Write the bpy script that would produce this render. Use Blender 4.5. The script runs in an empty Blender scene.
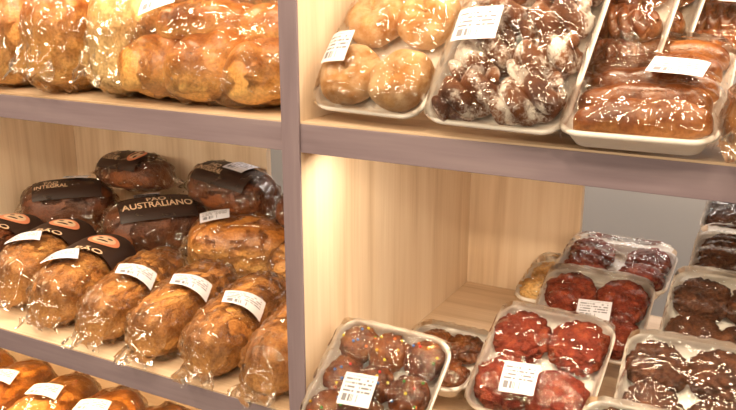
import bpy, math, random
from mathutils import Vector, Matrix, noise, Euler
random.seed(7)
sc=bpy.context.scene
sc.view_settings.view_transform='Standard'
sin,cos,pi=math.sin,math.cos,math.pi

def C(r,g,b):
    f=lambda c:((c/255)/12.92 if c/255<=0.04045 else (((c/255)+0.055)/1.055)**2.4)
    return (f(r),f(g),f(b),1)

# ---------------- materials ----------------
def newmat(name):
    m=bpy.data.materials.new(name); m.use_nodes=True
    nt=m.node_tree; nt.nodes.clear()
    out=nt.nodes.new('ShaderNodeOutputMaterial')
    return m,nt,out
def N(nt,t,**kw):
    n=nt.nodes.new(t)
    for k,v in kw.items():
        if k in n.inputs: n.inputs[k].default_value=v
        else: setattr(n,k,v)
    return n
def ramp(nt,fac,stops):
    r=nt.nodes.new('ShaderNodeValToRGB')
    e=r.color_ramp.elements
    while len(e)<len(stops): e.new(0.5)
    for i,(p,c) in enumerate(stops):
        e[i].position=p; e[i].color=c
    nt.links.new(fac,r.inputs[0]); return r
def coords(nt,scale=(1,1,1),kind='Object'):
    tc=nt.nodes.new('ShaderNodeTexCoord'); mp=nt.nodes.new('ShaderNodeMapping')
    mp.inputs['Scale'].default_value=scale
    nt.links.new(tc.outputs[kind],mp.inputs[0]); return mp.outputs[0]

def mat_crust(name,dark,mid,light,scale=25,rough=0.5,bump=0.4,coat=0.0,fine=260,side=None,stretch=(1,1,1)):
    m,nt,out=newmat(name); L=nt.links.new
    co=coords(nt,stretch)
    n1=N(nt,'ShaderNodeTexNoise',Scale=scale,Detail=6.0,Roughness=0.6,Distortion=0.4); L(co,n1.inputs['Vector'])
    r=ramp(nt,n1.outputs[0],[(0.3,dark),(0.5,mid),(0.72,light)])
    n2=N(nt,'ShaderNodeTexNoise',Scale=fine,Detail=3.0); L(co,n2.inputs['Vector'])
    r2=ramp(nt,n2.outputs[0],[(0.35,(0.66,0.6,0.52,1)),(0.6,(1,1,1,1))])
    src=r.outputs[0]
    if side:
        tc=N(nt,'ShaderNodeTexCoord'); sp=N(nt,'ShaderNodeSeparateXYZ'); L(tc.outputs['Normal'],sp.inputs[0])
        md=N(nt,'ShaderNodeMath',operation='MULTIPLY_ADD'); L(n1.outputs[0],md.inputs[0]); md.inputs[1].default_value=0.7; L(sp.outputs[2],md.inputs[2])
        mr=N(nt,'ShaderNodeMapRange'); mr.inputs['From Min'].default_value=0.1; mr.inputs['From Max'].default_value=0.75; L(md.outputs[0],mr.inputs['Value'])
        ms=N(nt,'ShaderNodeMixRGB'); L(mr.outputs[0],ms.inputs[0]); ms.inputs[1].default_value=side; L(src,ms.inputs[2]); src=ms.outputs[0]
    mx=N(nt,'ShaderNodeMixRGB',blend_type='MULTIPLY'); mx.inputs[0].default_value=0.8
    L(src,mx.inputs[1]); L(r2.outputs[0],mx.inputs[2])
    b=N(nt,'ShaderNodeBsdfPrincipled'); b.inputs['Roughness'].default_value=rough
    b.inputs['Coat Weight'].default_value=coat; b.inputs['Coat Roughness'].default_value=0.2
    L(mx.outputs[0],b.inputs['Base Color'])
    ad=N(nt,'ShaderNodeMath',operation='ADD'); L(n1.outputs[0],ad.inputs[0]); L(n2.outputs[0],ad.inputs[1])
    bp=N(nt,'ShaderNodeBump',Strength=bump,Distance=0.003); L(ad.outputs[0],bp.inputs['Height']); L(bp.outputs[0],b.inputs['Normal'])
    L(b.outputs[0],out.inputs[0]); return m

def mat_powder(name,base,base2,powder,lo,hi,scale=60,maxp=1.0):
    m,nt,out=newmat(name); L=nt.links.new
    co=coords(nt)
    n0=N(nt,'ShaderNodeTexNoise',Scale=30.0,Detail=4.0); L(co,n0.inputs['Vector'])
    r0=ramp(nt,n0.outputs[0],[(0.35,base),(0.65,base2)])
    n1=N(nt,'ShaderNodeTexNoise',Scale=scale,Detail=8.0,Roughness=0.85); L(co,n1.inputs['Vector'])
    n2=N(nt,'ShaderNodeTexNoise',Scale=34.0,Detail=2.0); L(co,n2.inputs['Vector'])
    ad=N(nt,'ShaderNodeMath',operation='ADD'); L(n1.outputs[0],ad.inputs[0]); L(n2.outputs[0],ad.inputs[1])
    mr=N(nt,'ShaderNodeMapRange'); mr.inputs['From Min'].default_value=lo; mr.inputs['From Max'].default_value=hi; mr.inputs['To Max'].default_value=maxp
    L(ad.outputs[0],mr.inputs['Value'])
    mx=N(nt,'ShaderNodeMixRGB'); L(mr.outputs[0],mx.inputs[0]); L(r0.outputs[0],mx.inputs[1]); mx.inputs[2].default_value=powder
    b=N(nt,'ShaderNodeBsdfPrincipled'); b.inputs['Roughness'].default_value=0.5
    L(mx.outputs[0],b.inputs['Base Color'])
    bp=N(nt,'ShaderNodeBump',Strength=0.7,Distance=0.002); L(ad.outputs[0],bp.inputs['Height']); L(bp.outputs[0],b.inputs['Normal'])
    L(b.outputs[0],out.inputs[0]); return m

def mat_plain(name,col,rough=0.5,metal=0):
    m,nt,out=newmat(name)
    b=N(nt,'ShaderNodeBsdfPrincipled'); b.inputs['Base Color'].default_value=col
    b.inputs['Roughness'].default_value=rough; b.inputs['Metallic'].default_value=metal
    nt.links.new(b.outputs[0],out.inputs[0]); return m

def mat_foam():
    m,nt,out=newmat('foam_white'); L=nt.links.new
    co=coords(nt)
    v=N(nt,'ShaderNodeTexVoronoi',Scale=500.0); L(co,v.inputs['Vector'])
    b=N(nt,'ShaderNodeBsdfPrincipled'); b.inputs['Base Color'].default_value=C(238,231,224); b.inputs['Roughness'].default_value=0.5
    bp=N(nt,'ShaderNodeBump',Strength=0.15,Distance=0.0005); L(v.outputs[0],bp.inputs['Height']); L(bp.outputs[0],b.inputs['Normal'])
    L(b.outputs[0],out.inputs[0]); return m

def mat_film(name,strength=1.0,scale=28,haze=0.01,dist=0.012,lo=0.015,rough=0.06,hi=0.8,ior=1.55):
    m,nt,out=newmat(name); L=nt.links.new
    co=coords(nt)
    def ridge(sc_,vec,distn):
        n1=N(nt,'ShaderNodeTexNoise',Scale=sc_,Detail=1.0,Distortion=distn); L(vec,n1.inputs['Vector'])
        s=N(nt,'ShaderNodeMath',operation='SUBTRACT'); L(n1.outputs[0],s.inputs[0]); s.inputs[1].default_value=0.5
        a=N(nt,'ShaderNodeMath',operation='ABSOLUTE'); L(s.outputs[0],a.inputs[0]); return a.outputs[0]
    a1=ridge(scale,co,1.2)
    a2=ridge(scale*0.5,coords(nt,(0.7,4.0,4.0)),0.5)
    ad=N(nt,'ShaderNodeMath',operation='ADD'); L(a1,ad.inputs[0]); L(a2,ad.inputs[1])
    bp=N(nt,'ShaderNodeBump',Strength=strength,Distance=dist); L(ad.outputs[0],bp.inputs['Height'])
    g=N(nt,'ShaderNodeBsdfGlossy',Roughness=rough); g.inputs['Color'].default_value=(1,0.97,0.93,1); L(bp.outputs[0],g.inputs['Normal'])
    t=N(nt,'ShaderNodeBsdfTransparent'); t.inputs[0].default_value=(0.99,0.985,0.97,1)
    fr=N(nt,'ShaderNodeFresnel',IOR=ior); L(bp.outputs[0],fr.inputs['Normal'])
    mr=N(nt,'ShaderNodeMapRange'); mr.inputs['From Min'].default_value=0.0; mr.inputs['From Max'].default_value=1.0
    mr.inputs['To Min'].default_value=lo; mr.inputs['To Max'].default_value=hi
    L(fr.outputs[0],mr.inputs['Value'])
    mx=N(nt,'ShaderNodeMixShader'); L(mr.outputs[0],mx.inputs[0]); L(t.outputs[0],mx.inputs[1]); L(g.outputs[0],mx.inputs[2])
    d=N(nt,'ShaderNodeBsdfDiffuse'); d.inputs[0].default_value=(0.95,0.88,0.8,1)
    mx2=N(nt,'ShaderNodeMixShader'); mx2.inputs[0].default_value=haze
    L(mx.outputs[0],mx2.inputs[1]); L(d.outputs[0],mx2.inputs[2])
    L(mx2.outputs[0],out.inputs[0]); return m

def mat_label():
    m,nt,out=newmat('paper_label'); L=nt.links.new
    tc=nt.nodes.new('ShaderNodeTexCoord'); sp=N(nt,'ShaderNodeSeparateXYZ'); L(tc.outputs['UV'],sp.inputs[0])
    def M(op,a,b=None):
        n=N(nt,'ShaderNodeMath',operation=op)
        for i,x in enumerate((a,b)):
            if x is None: continue
            if isinstance(x,(int,float)): n.inputs[i].default_value=x
            else: L(x,n.inputs[i])
        return n.outputs[0]
    u,v=sp.outputs[0],sp.outputs[1]
    wn=N(nt,'ShaderNodeTexWhiteNoise',noise_dimensions='1D'); L(M('FLOOR',M('MULTIPLY',u,46)),wn.inputs['W'])
    bar=M('GREATER_THAN',wn.outputs[0],0.45)
    inb=M('MULTIPLY',M('MULTIPLY',M('GREATER_THAN',v,0.12),M('LESS_THAN',v,0.34)),M('MULTIPLY',M('GREATER_THAN',u,0.08),M('LESS_THAN',u,0.62)))
    barm=M('MULTIPLY',bar,inb)
    wn2=N(nt,'ShaderNodeTexWhiteNoise',noise_dimensions='2D')
    cb=N(nt,'ShaderNodeCombineXYZ'); L(M('FLOOR',M('MULTIPLY',u,30)),cb.inputs[0]); L(M('FLOOR',M('MULTIPLY',v,8)),cb.inputs[1]); L(cb.outputs[0],wn2.inputs['Vector'])
    row=M('LESS_THAN',M('ABSOLUTE',M('SUBTRACT',M('FRACT',M('MULTIPLY',v,8)),0.5)),0.24)
    inx=M('MULTIPLY',M('MULTIPLY',M('GREATER_THAN',v,0.38),M('LESS_THAN',v,0.92)),M('MULTIPLY',M('GREATER_THAN',u,0.07),M('LESS_THAN',u,0.9)))
    txt=M('MULTIPLY',M('MULTIPLY',M('GREATER_THAN',wn2.outputs[0],0.4),row),inx)
    allm=M('MULTIPLY',M('MAXIMUM',barm,txt),0.75)
    mx=N(nt,'ShaderNodeMixRGB'); L(allm,mx.inputs[0]); mx.inputs[1].default_value=C(204,202,210); mx.inputs[2].default_value=C(46,42,48)
    b=N(nt,'ShaderNodeBsdfPrincipled'); b.inputs['Roughness'].default_value=0.6; L(mx.outputs[0],b.inputs['Base Color'])
    L(b.outputs[0],out.inputs[0]); return m

def mat_wood(name,c1,c2,c3,stretch=(14,14,1.2),rough=0.5):
    m,nt,out=newmat(name); L=nt.links.new
    co=coords(nt,stretch)
    n1=N(nt,'ShaderNodeTexNoise',Scale=1.6,Detail=5.0,Distortion=0.6); L(co,n1.inputs['Vector'])
    co2=coords(nt,tuple(s*9 for s in stretch[:2])+(stretch[2]*3,) if stretch[2]<stretch[0] else (stretch[0]*3,stretch[1]*9,stretch[2]*9))
    n2=N(nt,'ShaderNodeTexNoise',Scale=1.5,Detail=3.0); L(co2,n2.inputs['Vector'])
    ad=N(nt,'ShaderNodeMath',operation='MULTIPLY_ADD'); L(n2.outputs[0],ad.inputs[0]); ad.inputs[1].default_value=0.35; L(n1.outputs[0],ad.inputs[2])
    r=ramp(nt,ad.outputs[0],[(0.45,c1),(0.65,c2),(0.85,c3)])
    b=N(nt,'ShaderNodeBsdfPrincipled'); b.inputs['Roughness'].default_value=rough
    L(r.outputs[0],b.inputs['Base Color'])
    bp=N(nt,'ShaderNodeBump',Strength=0.08,Distance=0.001); L(n2.outputs[0],bp.inputs['Height']); L(bp.outputs[0],b.inputs['Normal'])
    L(b.outputs[0],out.inputs[0]); return m

WOODV=mat_wood('wood_vertical',C(210,182,150),C(228,203,174),C(238,216,190))
WOODH=mat_wood('wood_shelf',C(186,156,126),C(206,178,148),C(220,194,166),stretch=(1.2,14,14))
EDGE=mat_wood('edge_band_mauve',C(126,110,118),C(136,120,128),C(146,130,136),stretch=(2,14,14),rough=0.45)
EDGEV=mat_wood('edge_band_mauve_v',C(126,110,118),C(136,120,128),C(146,130,136),stretch=(14,14,2),rough=0.45)
FOAM=mat_foam(); LABEL=mat_label()
FILM=mat_film('tray_wrap',1.0,12,0.0,0.018,0.008,0.028,0.85,1.5); BAG=mat_film('plastic_bag',1.0,11,0.004,0.05,0.02,0.04,0.85,1.55)
BRAN=mat_crust('bran_crust',C(118,70,28),C(176,116,56),C(212,158,90),scale=30,bump=0.7,side=C(204,148,82))
GOLD=mat_crust('golden_crust',C(132,74,24),C(188,120,52),C(226,172,98),scale=16,rough=0.4,bump=0.3,coat=0.2,side=C(230,182,112))
PALE=mat_crust('pale_crust',C(200,144,76),C(230,184,116),C(242,210,152),scale=12,rough=0.45,bump=0.25,side=C(242,214,158))
AMBER=mat_crust('amber_crust',C(138,72,20),C(192,120,48),C(230,172,94),scale=14,rough=0.4,bump=0.3,coat=0.2,side=C(234,184,110))
DARK=mat_crust('dark_crust',C(54,24,10),C(96,48,20),C(136,78,38),scale=22,side=C(128,72,36))
BUNB=mat_crust('brown_bun',C(80,36,10),C(124,66,26),C(174,110,54),scale=14,rough=0.32,bump=0.3,coat=0.35,side=C(196,138,78))
REDC=mat_crust('red_cookie',C(98,28,10),C(144,50,24),C(178,88,50),scale=50,rough=0.6,bump=1.0,fine=420)
CHOC=mat_crust('choc_cookie',C(46,20,6),C(84,42,18),C(118,68,34),scale=50,rough=0.6,bump=0.9,fine=420)
CHOCB=mat_crust('choc_ball',C(56,22,4),C(110,54,16),C(152,90,34),scale=40,rough=0.4,bump=0.5)
SUGAR=mat_powder('sugar_donut',C(178,122,62),C(210,160,98),C(240,224,196),0.85,1.4,110,0.7)
COCO=mat_powder('coconut_knot',C(80,36,10),C(142,82,34),C(240,232,224),0.98,1.14,190)
BLACKP=mat_plain('print_dark',C(44,24,14),0.55)
CREAM=mat_plain('print_cream',C(204,172,140),0.5)
SALM=mat_plain('print_salmon',C(204,124,88),0.5)
SPR=[mat_plain('sprinkle_%d'%i,c,0.3) for i,c in enumerate([C(220,40,40),C(240,190,40),C(60,120,200),C(70,160,70),C(240,220,60),C(230,110,40)])]

# ---------------- mesh builder ----------------
class MB:
    def __init__(s): s.v=[];s.f=[];s.m=[]
    def grid(s,fn,nu,nv,closeu=False,mi=0,cap=False,M=None):
        b=len(s.v)
        for i in range(nu):
            for j in range(nv):
                p=Vector(fn(i,j))
                if M: p=M@p
                s.v.append(p)
        for i in range(nu-(0 if closeu else 1)):
            for j in range(nv-1):
                a=b+i*nv+j; c=b+((i+1)%nu)*nv+j
                s.f.append((a,c,c+1,a+1)); s.m.append(mi)
        if cap:
            s.f.append([b+i*nv for i in range(nu)][::-1]); s.m.append(mi)
            s.f.append([b+i*nv+nv-1 for i in range(nu)]); s.m.append(mi)
    def obj(s,name,mats,parent=None,smooth=True,M=None):
        me=bpy.data.meshes.new(name); me.from_pydata([tuple(v) for v in s.v],[],s.f)
        for m in (mats if isinstance(mats,list) else [mats]): me.materials.append(m)
        for p,mi in zip(me.polygons,s.m): p.material_index=mi; p.use_smooth=smooth
        me.update()
        if name in('loaf','pastries','bread_rolls'):
            import bmesh
            bm=bmesh.new(); bm.from_mesh(me); bmesh.ops.remove_doubles(bm,verts=bm.verts[:],dist=1e-6)
            bmesh.ops.recalc_face_normals(bm,faces=bm.faces[:]); bm.to_mesh(me); bm.free()
        o=bpy.data.objects.new(name,me); sc.collection.objects.link(o)
        if parent: o.parent=parent
        if M: o.matrix_local=M
        return o

def empty(name,loc,rot=(0,0,0)):
    e=bpy.data.objects.new(name,None); e.empty_display_size=0.02
    e.location=loc; e.rotation_euler=Euler([math.radians(a) for a in rot]); sc.collection.objects.link(e); return e

def box(name,lo,hi,mat,parent=None,bev=0.0015):
    import bmesh
    me=bpy.data.meshes.new(name); bm=bmesh.new()
    bmesh.ops.create_cube(bm,size=1)
    for v in bm.verts:
        v.co=Vector([(l+h)/2+c*(h-l) for l,h,c in zip(lo,hi,v.co)])
    if bev: bmesh.ops.bevel(bm,geom=bm.edges[:],offset=bev,segments=2,affect='EDGES',profile=0.5)
    bm.to_mesh(me); bm.free(); me.materials.append(mat)
    o=bpy.data.objects.new(name,me); sc.collection.objects.link(o)
    if parent: o.parent=parent
    return o

# ---------------- blobs ----------------
def blob(mb,c,rx,ry,rz,seed,amp=0.06,freq=1.5,mi=0,nu=36,nv=20,flat=0.5,rotz=0,pinch=2.0,crack=0):
    c=Vector(c); R=Matrix.Rotation(rotz,3,'Z')
    def fn(i,j):
        a=2*pi*i/nu; b=-pi/2+pi*j/(nv-1)
        cb,sb=cos(b),sin(b); cb=max(cb,0)**(2/pinch)
        d=Vector((cb*cos(a),cb*sin(a),sb))
        n=noise.fractal(d*freq+Vector((seed*3.1,seed*1.7,seed)),0.8,2.0,4)
        k=1+amp*n
        if crack and d.z>-0.2:
            dd=noise.voronoi(d*2.3+Vector((seed,seed*2,0)))[0]
            k-=crack*max(0,1-(dd[1]-dd[0])/0.22)
            dd=noise.voronoi(d*5.0+Vector((seed*2,seed,3)))[0]
            k-=crack*0.35*max(0,1-(dd[1]-dd[0])/0.25)
        z=d.z*rz*k
        if z<0: z*=flat
        p=R@Vector((d.x*rx*k,d.y*ry*k,z+rz*flat))
        return c+p
    mb.grid(fn,nu,nv,True,mi)
def torus(mb,c,R,r,rz,seed,mi=0):
    c=Vector(c)
    def fn(i,j):
        a=2*pi*i/40; b=2*pi*j/19
        n=1+0.14*noise.noise(Vector((cos(a)*1.6+seed,sin(a)*1.6,sin(b)+seed)))
        rr=(R+r*cos(b)*n)
        return c+Vector((rr*cos(a),rr*sin(a),rz+rz*sin(b)*n))
    mb.grid(fn,40,20,True,mi)

# ---------------- loaf surface ----------------
def lpt(L,W,H,t,a,off=0,p=3.2,n=2.5):
    t=max(-1,min(1,t)); r=max(0,(1-abs(t)**p))**(1/p)
    ca,sa=cos(a),sin(a)
    k=(abs(ca)**n+abs(sa)**n)**(-1/n)
    y=W/2*r*k*ca+off*ca
    z=(H*0.62*r**0.8*k*sa if sa>0 else H*0.38*(0.3+0.7*r)*k*sa)+off*sa
    return Vector((L/2*t+off*t**3,y,H*0.38+z))
def loafmesh(mb,L,W,H,seed,mi=0,amp=0.003,M=None,slash=0,nu=48,nv=56,p=3.2,n=2.5,twist=0,tf=7):
    def fn(i,j):
        a=2*pi*i/nu; t=sin(-pi/2+pi*j/(nv-1))
        q=lpt(L,W,H,t,a,0,p,n)
        d=Vector((0,cos(a),sin(a)))
        k=noise.fractal(Vector((q.x*22+seed*9,q.y*22,q.z*22+seed)),0.9,2.0,4)*amp
        if slash and sin(a)>0: k-=slash*max(0,cos(t*4*pi+q.y*18))**4*sin(a)
        if twist: k+=twist*(abs(sin(t*tf+a+seed))-0.6)
        if q.z+k*d.z<0: k=0
        return q+d*k*(1-abs(t)**8)
    mb.grid(fn,nu,nv,True,mi,M=M)
def bagmesh(mb,L,W,H,seed,off=0.004,tail=0.035,mi=0,M=None,amp=0.0035):
    nu,nv=96,96
    def fn(i,j):
        a=2*pi*i/nu; s=-1+2*j/(nv-1)
        core=0.80
        if abs(s)<=core:
            t=s/core; t=sin(t*pi/2)*0.985
            q=lpt(L,W,H,t,a,off,3.2,2.3)
        else:
            sg=1 if s>0 else -1; k=(abs(s)-core)/(1-core)
            q0=lpt(L,W,H,0.985*sg,a,off,3.2,2.3)
            wy=W*0.30*(1+0.25*k); y=(q0.y*(1-k)+cos(a)*wy*k*1.0)
            zc=H*0.42; z=q0.z*(1-k)**1.5+(zc*(1-0.5*k)+sin(a)*0.002+0.006*sin(y*160+seed)*k)*(1-(1-k)**1.5)
            q=Vector((q0.x+sg*tail*k,y,z))
        d=Vector((0,cos(a),sin(a)))
        nn=Vector((q.x*18+seed*7,q.y*26,q.z*26))
        wv=noise.noise(nn*0.6)*1.6
        rd=0.5-abs(noise.noise(nn+Vector((wv,-wv,wv))))*1.5
        nn2=Vector((q.x*14+q.y*50+seed,q.y*34-q.x*26,q.z*50))
        rd2=0.5-abs(noise.noise(nn2))*1.6
        k2=(rd*1.0+rd2*0.6)*amp*1.8
        p=q+d*(k2-amp*0.5)
        if p.z<0.0005: p.z=0.0005
        return p
    mb.grid(fn,nu,nv,True,mi,M=M)
def spt(L,W,H,x,s,off):
    R=(W+H)/4*1.05
    return lpt(L,W,H,x/(L/2),pi/2-s/R,off)
# s>0 -> +y side
def surfpatch(L,W,H,x0,s0,w,h,rot,off,nx=10,ny=8):
    mb=MB(); cr,sr=cos(rot),sin(rot)
    mb.grid(lambda i,j:spt(L,W,H,x0+((i/(nx-1)-0.5)*w)*cr-((j/(ny-1)-0.5)*h)*sr,s0+((i/(nx-1)-0.5)*w)*sr+((j/(ny-1)-0.5)*h)*cr,off),nx,ny)
    return mb
def adduv(o,nx,ny):
    uvl=o.data.uv_layers.new(name='UVMap')
    for p in o.data.polygons:
        for li,vi in zip(p.loop_indices,p.vertices):
            i,j=vi//ny,vi%ny
            uvl.data[li].uv=(i/(nx-1),j/(ny-1))
def surflabel(par,L,W,H,x0,s0,w=0.050,h=0.040,rot=0.0,off=0.0085,M=None,name='price_label'):
    mb=surfpatch(L,W,H,x0,s0,w,h,rot,off)
    o=mb.obj(name,LABEL,par,M=M); adduv(o,10,8)
    return o
def surftext(par,L,W,H,txt,x0,s0,size,rot,off,mat,M=None):
    cu=bpy.data.curves.new('t','FONT'); cu.body=txt; cu.size=size; cu.align_x='CENTER'; cu.align_y='CENTER'; cu.space_line=0.85
    cu.offset=size*0.014
    o=bpy.data.objects.new('t',cu); sc.collection.objects.link(o)
    dg=bpy.context.evaluated_depsgraph_get(); me=bpy.data.meshes.new_from_object(o.evaluated_get(dg))
    bpy.data.objects.remove(o)
    cr,sr=cos(rot),sin(rot)
    for v in me.vertices:
        lx,ly=v.co.x,v.co.y
        v.co=spt(L,W,H,x0+lx*cr-ly*sr,s0+lx*sr+ly*cr,off)
    me.materials.clear(); me.materials.append(mat)
    q=bpy.data.objects.new('printed_text',me); sc.collection.objects.link(q); q.parent=par
    if M: q.matrix_local=M
    return q

def disk(par,L,W,H,x0,s0,rad,off,mat,name,n=24,m=6,ry=None):
    ry=ry or rad
    mb=MB(); mb.grid(lambda i,j:spt(L,W,H,x0+rad*(j+.01)/(m-1)*cos(2*pi*i/n),s0+ry*(j+.01)/(m-1)*sin(2*pi*i/n),off),n,m,True)
    mb.obj(name,mat,par)

def badge(e,L,W,H,x1,s1,r=0.025):
    disk(e,L,W,H,x1,s1,r,0.0104,SALM,'printed_badge')
    disk(e,L,W,H,x1,s1,r*0.72,0.0109,CREAM,'printed_badge')
    for dx,dy,rx,ry in ((0.005,-0.007,0.003,0.004),(0.005,0.007,0.003,0.004),(-0.007,0,0.003,0.009)):
        disk(e,L,W,H,x1+dx,s1+dy,rx,0.0114,BLACKP,'badge_mark',12,4,ry)
def loaf_package(loc,rot,L=0.2,W=0.105,H=0.085,mat=BRAN,seed=1,labels=(),kind='plain',name='wrapped_bread_loaf',amp=0.004,slash=0,tail=0.03,bagamp=0.0042,twist=0,trot=0):
    e=empty(name,loc,rot)
    mb=MB(); loafmesh(mb,L,W,H,seed,0,amp,slash=slash,twist=twist); mb.obj('loaf',mat,e)
    mb=MB(); bagmesh(mb,L,W,H,seed,0.004,tail,amp=bagamp); mb.obj('plastic_bag',BAG,e)
    if kind=='print':
        surfpatch(L,W,H,0.0,-0.020,L*0.70,W*0.62,0,0.0065,24,20).obj('printed_band',BLACKP,e)
        surftext(e,L,W,H,'PÃO\nAUSTRALIANO',0.0,-0.022,0.0195,trot,0.0085,CREAM)
    if kind=='small':
        surfpatch(L,W,H,0.0,-0.018,L*0.70,W*0.62,0,0.0065,24,20).obj('printed_band',BLACKP,e)
        surftext(e,L,W,H,'PÃO\nINTEGRAL',-0.03,-0.022,0.014,trot,0.0085,CREAM)
        if not labels: badge(e,L,W,H,0.045,-0.015,0.017)
    if kind=='logo':
        surfpatch(L,W,H,L*0.19,0,L*0.46,W*1.3,0,0.0082,24,20).obj('printed_band',BLACKP,e)
        x1=L*0.18
        badge(e,L,W,H,x1,-0.014,0.023)
        surftext(e,L,W,H,'PÃO',x1-0.050,-0.012,0.020,-1.45,0.0096,CREAM)
    for lb in labels:
        surflabel(e,L,W,H,lb[0],lb[1],rot=lb[2],off=0.0118)
    return e

# ---------------- trays ----------------
def rr(w,l,r,n=6):
    pts=[]
    for cx,cy,a0 in ((w/2-r,l/2-r,0),(-w/2+r,l/2-r,90),(-w/2+r,-l/2+r,180),(w/2-r,-l/2+r,270)):
        for i in range(n+1):
            a=math.radians(a0+90*i/n); pts.append((cx+r*cos(a),cy+r*sin(a)))
    return pts
def tray_mesh(w,l,h=0.022):
    mb=MB()
    prof=[(-0.030,0.0025,.012),(-0.026,0.003,.014),(-0.012,h-0.004,.02),(-0.009,h-.0005,.021),(-0.004,h,.023),(0,h-0.002,.025),(-0.001,h-0.005,.025),(-0.012,h-0.008,.02),(-0.028,0.0,.014)]
    rings=[[ (x,y,z) for x,y in rr(w+o,l+o,r)] for o,z,r in prof]
    n=len(rings[0])
    mb.grid(lambda i,j:rings[j][i],n,len(prof),True,0,cap=True)
    return mb
def filmz(u,v,Hc,h=0.022):
    return h+0.001+(Hc-h+0.003)*(max(0,1-abs(u)**7)*max(0,1-abs(v)**8))**0.8
def tray_film(w,l,Hc,seed,h=0.022):
    mb=MB(); n=80
    def fn(i,j):
        u=-1+2*i/(n-1); v=-1+2*j/(n-1)
        sk=max(abs(u),abs(v))>0.999
        x=u*w/2*(1-0.05*v**4)*1.01; y=v*l/2*(1-0.04*u**4)*1.01
        z=filmz(u,v,Hc)
        q=Vector((x*38+seed*3,y*38,seed)); wv=noise.noise(q*0.7)*1.4
        inner=(1-u**8)*(1-v**8)
        z+=0.0045*(0.35-abs(noise.noise(q+Vector((wv,wv,0)))))*inner
        q2=Vector(((x+y)*22+seed,(x-y)*90,seed*2)); q3=Vector(((x-y)*22+seed,(x+y)*90,seed*5))
        z+=0.0026*(0.3-abs(noise.noise(q2)))*inner+0.0022*(0.3-abs(noise.noise(q3)))*inner
        z+=0.0012*sin((u*23 if abs(v)>abs(u) else v*23)+seed)*max(abs(u),abs(v))**4
        if sk: z=h-0.012; x*=0.97; y*=0.97
        return (x,y,z)
    mb.grid(fn,n,n); return mb
def tray(name,loc,w,l,tilt,yaw,fill,Hc=0.045,seed=1,label=None,mats=None):
    e=empty(name,loc)
    e.rotation_euler=Euler((math.radians(tilt),0,math.radians(yaw)),'XYZ')
    M=Matrix.Translation((w/2,l/2,0))
    tray_mesh(w,l).obj('foam_tray',FOAM,e,M=M)
    mb=MB(); fill(mb,w,l); mb.obj('pastries',mats,e,M=M)
    tray_film(w,l,Hc,seed).obj('cling_film',FILM,e,M=M)
    if label:
        lx,ly,lr=label[:3]; lw,lh=(label[3:5] if len(label)>3 else (0.046,0.036))
        mb=MB(); cr,sr=cos(lr),sin(lr)
        def fn(i,j):
            a=(i/9-0.5)*lw; b=(j/7-0.5)*lh
            x=lx+a*cr-b*sr; y=ly+a*sr+b*cr
            return (x,y,filmz(max(-1,min(1,x/(w/2))),max(-1,min(1,y/(l/2))),Hc)+0.0045)
        mb.grid(fn,10,8); o=mb.obj('price_label',LABEL,e,M=M); adduv(o,10,8)
    return e

def fill_grid(nx,ny,mx,my,fn):
    def f(mb,w,l):
        for i in range(nx):
            for j in range(ny):
                x=(-w/2+mx)+(w-2*mx)*(i/(nx-1) if nx>1 else .5); y=(-l/2+my)+(l-2*my)*(j/(ny-1) if ny>1 else .5)
                fn(mb,x+random.uniform(-.003,.003),y+random.uniform(-.003,.003),i*7+j*3+random.random()*9)
    return f
def cookie(r,h): return lambda mb,x,y,s: blob(mb,(x,y,0.003),r,r*random.uniform(.93,1.03),h*0.62,s,0.10,2.6,0,80,48,0.55,random.random()*3,pinch=2.5,crack=0.13)
def ball(r):
    def f(mb,x,y,s):
        blob(mb,(x,y,0.003),r,r,r*0.72,s,0.14,2.8,0,36,22,0.7)
        for k in range(7):
            a=random.random()*2*pi; b=random.uniform(0.35,1.45)
            c=Vector((x+r*cos(b)*cos(a),y+r*cos(b)*sin(a),0.003+r*0.5+r*0.74*sin(b)))
            blob(mb,c-Vector((0,0,0.0015)),0.002,0.002,0.002,s,0,1,random.randint(1,6),6,5,1)
    return f
def knot(mb,x,y,s):
    T=Matrix.Translation((x,y,0.003))@Matrix.Rotation((0.55 if x<0 else 0.35)+random.uniform(-.12,.12),4,'Z')
    loafmesh(mb,0.070,0.048,0.030,s,0,0.002,T,0,40,48,2.2,2.0,0.003,5)
    n=80;m=14
    for ph in (0,pi):
        def fn(i,j):
            t=i/(n-1); u=(t-0.5)*2; ang=u*4.4+ph
            e=(max(0.02,1-abs(u)**4))**0.5; tr=0.0125*e; b=2*pi*j/(m-1)
            cx=u*0.036; cy=cos(ang)*0.0145*e; cz=0.022+sin(ang)*0.009
            return T@Vector((cx+tr*0.5*cos(b),cy+tr*cos(b),cz+tr*sin(b)))
        mb.grid(fn,n,m)
def braidroll(L,W,H):
    def f(mb,x,y,s):
        T=Matrix.Translation((x,y,0.003))@Matrix.Rotation(random.uniform(-.06,.06),4,'Z')
        loafmesh(mb,L*0.97,W*0.86,H*0.72,s,0,0.001,T,p=2.6,n=2.0,nu=36,nv=40)
        n=110;m=12
        for k in range(3):
            ph=2*pi*k/3
            def fn(i,j):
                u=-1+2*i/(n-1); e=max(0.03,1-abs(u)**3.5)**0.5; b=2*pi*j/(m-1)
                ang=u*8.5+ph; tr=W*0.22*e
                return T@Vector((u*L*0.47+0.3*tr*cos(b),sin(ang)*W*0.27*e+tr*cos(b),H*0.50+cos(2*ang)*H*0.08+tr*1.05*sin(b)))
            mb.grid(fn,n,m)
    return f
CM=[CHOCB]+SPR

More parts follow.
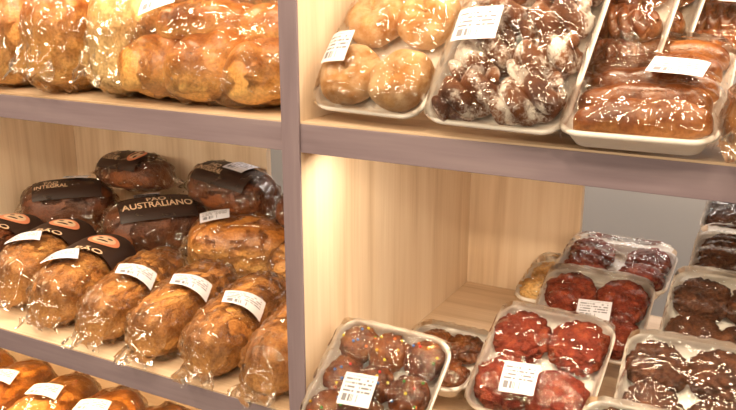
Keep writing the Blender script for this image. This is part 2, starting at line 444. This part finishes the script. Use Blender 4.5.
# ---------------- shelving ----------------
ZU=0.38; TH=0.036; D=0.547
unit=empty('bakery_shelf_unit',(0,0,0))
def shelf(name,x0,x1,z):
    box(name+'_board',(x0,0.004,z-TH+0.004),(x1,D,z),WOODH,unit,0.001)
    box(name+'_edge',(x0,-0.001,z-TH),(x1,0.0035,z-0.0025),EDGE,unit,0.0006)
    box(name+'_edge_top',(x0,-0.0005,z-0.0024),(x1,0.0039,z),WOODH,unit,0.0003)
PX0,PX1=-0.0125,0.0115
for x0,x1,tag in ((-0.975,PX0,'a'),(PX1,1.0,'b')):
    for z,n in ((-0.30,'base'),(0,'lower'),(ZU,'upper'),(0.78,'top')):
        shelf('shelf_%s_%s'%(n,tag),x0+.0002,x1-.0002,z)
for x0,x1 in ((PX0,PX1),(-0.999,-0.975),(1.0,1.024)):
    box('partition_panel',(x0,0.0,-0.9),(x1,D,1.1),WOODV,unit,0.0005)
    box('partition_edge',(x0-0.0003,-0.004,-0.9),(x1+0.0003,-0.0002,1.1),EDGEV,unit,0.0008)
box('back_panel_a',(-0.999,D+0.0005,-0.9),(-0.43,D+0.016,1.1),WOODV,unit,0.0005)
box('back_panel_b',(PX0,D+0.0005,-0.9),(0.21,D+0.016,1.1),WOODV,unit,0.0005)
# room
WALL=mat_plain('wall_grey',C(168,163,160),0.7)
FLOORM=mat_wood('floor_tile',C(120,118,118),C(140,138,138),C(150,148,148),stretch=(2,2,2.1),rough=0.3)
CEIL=mat_plain('ceiling_paint',C(200,190,178),0.8)
box('floor',(-3,-3,-0.95),(3,2.2,-0.9),FLOORM,None,0)
box('wall_back',(-3,2.2,-0.95),(3,2.25,1.9),WALL,None,0)
box('wall_left',(-3.05,-3,-0.95),(-3,2.25,1.9),WALL,None,0)
box('ceiling',(-3.05,-3,1.9),(3.05,2.25,1.95),CEIL,None,0)

# ================= LOWER LEFT =================
for i,(x,y,rz,sd) in enumerate([(-0.412,0.142,106,1),(-0.300,0.136,103,2),(-0.188,0.130,101,3),(-0.080,0.128,99,4)]):
    loaf_package((x,y,0.001),(0,0,rz),0.26,0.094 if i<3 else 0.09,0.084,BRAN,sd,((-0.034+0.012*(i%2),-0.020,-1.3),),bagamp=0.006)
loaf_package((-0.527,0.140,0.001),(2,0,109),0.24,0.104,0.092,BRAN,11,((-0.045,0.013,-1.2),),'logo','wrapped_dark_bread',bagamp=0.005)
loaf_package((-0.645,0.165,0.001),(0,0,110),0.24,0.108,0.098,BRAN,12,((-0.045,0.010,-1.2),),'logo','wrapped_dark_bread',bagamp=0.005)
loaf_package((-0.785,0.17,0.001),(0,0,105),0.21,0.11,0.09,DARK,13,(),'logo','wrapped_dark_bread')
# second row
loaf_package((-0.375,0.385,0.001),(0,0,28),0.20,0.130,0.11,GOLD,21,((-0.045,-0.010,0.2),),bagamp=0.0065)
loaf_package((-0.19,0.37,0.001),(0,0,20),0.18,0.12,0.095,BRAN,22,())
loaf_package((-0.590,0.390,0.001),(0,0,52),0.205,0.120,0.112,DARK,23,((-0.01,0.032,-0.2),),'print','wrapped_dark_bread',bagamp=0.0065)
loaf_package((-0.845,0.40,0.001),(0,0,46),0.19,0.12,0.115,DARK,24,((0.02,0.015,-0.2),),'small','wrapped_dark_bread',bagamp=0.0065)
# upper layer
loaf_package((-0.715,0.47,0.108),(0,-4,-12),0.19,0.10,0.068,DARK,25,(),'small','wrapped_dark_bread',bagamp=0.0065)
loaf_package((-0.455,0.465,0.095),(0,4,-8),0.195,0.11,0.082,DARK,26,((0.02,0.0,0.0),),'small','wrapped_dark_bread',bagamp=0.0065)
loaf_package((-0.24,0.46,0.075),(0,0,5),0.18,0.12,0.085,DARK,27,(),'plain','wrapped_dark_bread')
# bottom shelf breads
for i in range(6):
    loaf_package((-0.86+0.118*i,0.115,-0.298),(0,0,98),0.22,0.112,0.115,AMBER if i%2 else GOLD,31+i,((-0.01,-0.005,-1.3),),bagamp=0.005)

# ================= UPPER LEFT =================
def rolls_package(loc,rot,L,W,H,mat,rolls,seed,labels=(),name='wrapped_bread_rolls',twist=0.005):
    e=empty(name,loc,rot); mb=MB()
    for (x,y,z,l,w,h,rz,tl) in rolls:
        M=Matrix.Translation((x,y,z))@Matrix.Rotation(math.radians(rz),4,'Z')@Matrix.Rotation(math.radians(tl),4,'Y')
        loafmesh(mb,l,w,h,seed+x*50,0,0.003,M,0,48,72,2.4,2.0,twist,6)
    mb.obj('bread_rolls',mat,e)
    mb=MB(); bagmesh(mb,L,W,H,seed,0.006,0.03,amp=0.007); mb.obj('plastic_bag',BAG,e)
    for lb in labels: surflabel(e,L,W,H,lb[0],lb[1],rot=lb[2],off=0.018)
    return e
z0=ZU+0.001
loaf_package((-0.548,0.125,z0),(0,0,100),0.25,0.105,0.145,GOLD,41,(),slash=0.006,bagamp=0.006,twist=0.006)
loaf_package((-0.432,0.125,z0),(0,0,100),0.25,0.112,0.15,AMBER,42,(),slash=0.006,bagamp=0.006,twist=0.006)
loaf_package((-0.320,0.135,z0),(0,0,100),0.25,0.105,0.15,PALE,43,(),slash=0.004,bagamp=0.006)
rolls_package((-0.145,0.108,z0),(0,0,5),0.26,0.22,0.14,AMBER,[(-0.075,-0.025,0.004,0.18,0.10,0.085,40,0),(0.0,-0.03,0.004,0.18,0.10,0.09,55,0),(0.075,-0.03,0.004,0.17,0.095,0.085,70,0),
   (-0.04,0.045,0.03,0.15,0.09,0.09,40,0),(0.05,0.04,0.03,0.15,0.09,0.09,120,0),(-0.04,-0.01,0.07,0.15,0.09,0.06,20,0),(0.05,-0.005,0.07,0.14,0.085,0.055,-30,0)],51,((-0.065,-0.065,0.3),))
for i,(x,m) in enumerate([(-0.86,GOLD),(-0.70,PALE),(-0.55,AMBER),(-0.40,PALE),(-0.25,PALE),(-0.10,GOLD)]):
    loaf_package((x,0.395,z0),(0,0,90+i*2),0.24,0.14,0.17,m,60+i,(),slash=0.004,bagamp=0.006)
loaf_package((-0.68,0.14,z0),(0,0,95),0.24,0.11,0.14,PALE,44,(),slash=0.004)

# ================= UPPER RIGHT =================
tray('donut_tray',(0.018,0.026,ZU+0.002),0.15,0.255,48,-7,fill_grid(2,3,0.041,0.048,lambda mb,x,y,s:torus(mb,(x,y,0.003),0.0165,0.0215,0.0205,s)),0.048,3,(-0.045,-0.065,0.1,0.034,0.042),mats=SUGAR)
tray('coconut_bun_tray',(0.168,0.004,ZU+0.002),0.156,0.26,48,-5,fill_grid(2,5,0.045,0.036,knot),0.050,4,(-0.035,-0.030,0.1,0.05,0.042),mats=COCO)
def rollfn(k): return fill_grid(1,k,0.07,0.034,braidroll(0.118,0.050,0.042))
tray('sweet_roll_tray',(0.237,0.10,ZU+0.002),0.14,0.24,52,-10,rollfn(5),0.050,5,mats=BUNB)
tray('sweet_roll_tray',(0.255,0.15,ZU+0.002),0.14,0.24,52,-12,rollfn(5),0.050,6,mats=BUNB)
tray('sweet_roll_tray',(0.314,-0.026,ZU+0.001),0.144,0.22,17,2,fill_grid(1,5,0.07,0.034,lambda mb,x,y,s:loafmesh(mb,0.124,0.038,0.040,s,0,0.002,Matrix.Translation((x,y,0.003))@Matrix.Rotation(0.10+0.05*sin(s),4,'Z'),p=2.4,n=2.0,twist=0.002,tf=4)),0.046,7,(0.025,-0.02,-0.1,0.052,0.038),mats=BUNB)
tray('sweet_roll_tray',(0.335,0.185,ZU+0.05),0.155,0.23,30,0,rollfn(4),0.050,8,(0.035,-0.03,-0.1,0.052,0.038),mats=BUNB)
loaf_package((0.51,0.075,z0),(0,0,80),0.2,0.09,0.085,BUNB,71,())

# ================= LOWER RIGHT =================
def tray_tl(name,tl,w,l,tilt,yaw,*a,**k):
    t=math.radians(tilt); y=math.radians(yaw)
    loc=(tl[0]+l*cos(t)*sin(y),tl[1]-l*cos(t)*cos(y),max(0.002,tl[2]-0.02-l*sin(t)))
    return tray(name,loc,w,l,tilt,yaw,*a,**k)
redf=fill_grid(2,2,0.044,0.045,cookie(0.040,0.038))
chf=fill_grid(2,2,0.041,0.043,cookie(0.037,0.036))
tray_tl('chocolate_truffle_tray',(0.030,0.08,0.105),0.158,0.155,40,-2,fill_grid(3,3,0.034,0.034,ball(0.026)),0.044,11,(-0.002,-0.022,0.1,0.042,0.04),mats=CM)
tray_tl('chocolate_cookie_tray',(0.064,0.24,0.05),0.12,0.15,6,0,fill_grid(2,2,0.036,0.04,cookie(0.029,0.03)),0.034,12,mats=CHOCB)
tray_tl('red_cookie_tray',(0.188,0.243,0.090),0.158,0.168,32,-2,redf,0.047,13,(-0.008,-0.045,0.1,0.044,0.042),mats=REDC)
tray_tl('red_cookie_tray',(0.204,0.41,0.112),0.160,0.155,28,0,redf,0.046,14,(0.012,-0.022,0.1),mats=REDC)
tray_tl('chocolate_cookie_tray',(0.362,0.20,0.124),0.152,0.15,32,3,chf,0.045,15,mats=CHOC)
tray_tl('chocolate_cookie_tray',(0.391,0.35,0.160),0.145,0.155,28,0,chf,0.045,16,mats=CHOC)
tray_tl('chocolate_cookie_tray',(0.403,0.47,0.185),0.145,0.14,24,0,chf,0.045,17,mats=CHOC)
tray_tl('chocolate_cookie_tray',(0.347,0.06,0.097),0.158,0.15,30,0,chf,0.045,18,mats=CHOC)
tray_tl('bun_tray',(0.15,0.52,0.075),0.15,0.14,8,0,chf,0.045,19,mats=PALE)
tray_tl('red_cookie_tray',(0.205,0.53,0.120),0.17,0.14,10,0,chf,0.042,20,mats=REDC)
tray_tl('chocolate_cookie_tray',(0.40,0.62,0.205),0.16,0.14,12,0,chf,0.045,21,mats=CHOC)

# ================= camera =================
cam=bpy.data.cameras.new('camera'); co=bpy.data.objects.new('camera',cam); sc.collection.objects.link(co)
co.location=(0.522,-0.781,0.542)
co.rotation_euler=Euler((math.radians(90-15.7),0,math.radians(28.4)),'XYZ')
cam.sensor_width=36; cam.lens=818/736*36; cam.clip_start=0.01
sc.camera=co

# ================= lights =================
def area(name,loc,rot,sx,sy,e,col):
    l=bpy.data.lights.new(name,'AREA'); l.shape='RECTANGLE'; l.size=sx; l.size_y=sy; l.energy=e; l.color=col
    o=bpy.data.objects.new(name,l); o.location=loc; o.rotation_euler=Euler([math.radians(a) for a in rot]); sc.collection.objects.link(o); return o
warm=(1,0.80,0.55)
for x,y in ((-1.5,-1.1),(-0.9,-0.9),(-0.3,-1.25),(0.3,-0.9),(0.9,-1.2),(1.4,-0.8)):
    area('front_fill',(x,y,1.75),(38,0,0),0.18,0.18,10.5,warm)
for x in (-1.6,-0.5,0.6,1.7):
    area('front_fill',(x,-2.7,1.6),(62,0,0),0.32,0.12,15,warm)  # unseen row out front, added for frontal fill and reflections in the plastic
for x,s in ((-0.49,0.9),(0.5,0.9)):
    area('led_strip',(x,0.035,0.38-0.04),(12,0,0),s,0.012,3.4,(1,0.84,0.61))
    area('led_strip',(x,0.035,0.78-0.04),(12,0,0),s,0.012,5.2,(1,0.83,0.6))
    area('led_strip',(x,0.035,-0.042),(12,0,0),s,0.012,4.5,(1,0.75,0.42))
area('wall_fill',(0.0,1.4,1.8),(25,0,0),2.5,0.3,66,(1,0.94,0.88))  # unseen lamp, added to brighten the wall behind the open back
w=bpy.data.worlds.new('world'); sc.world=w; w.use_nodes=True
w.node_tree.nodes['Background'].inputs[0].default_value=(1,0.84,0.70,1); w.node_tree.nodes['Background'].inputs[1].default_value=0.16
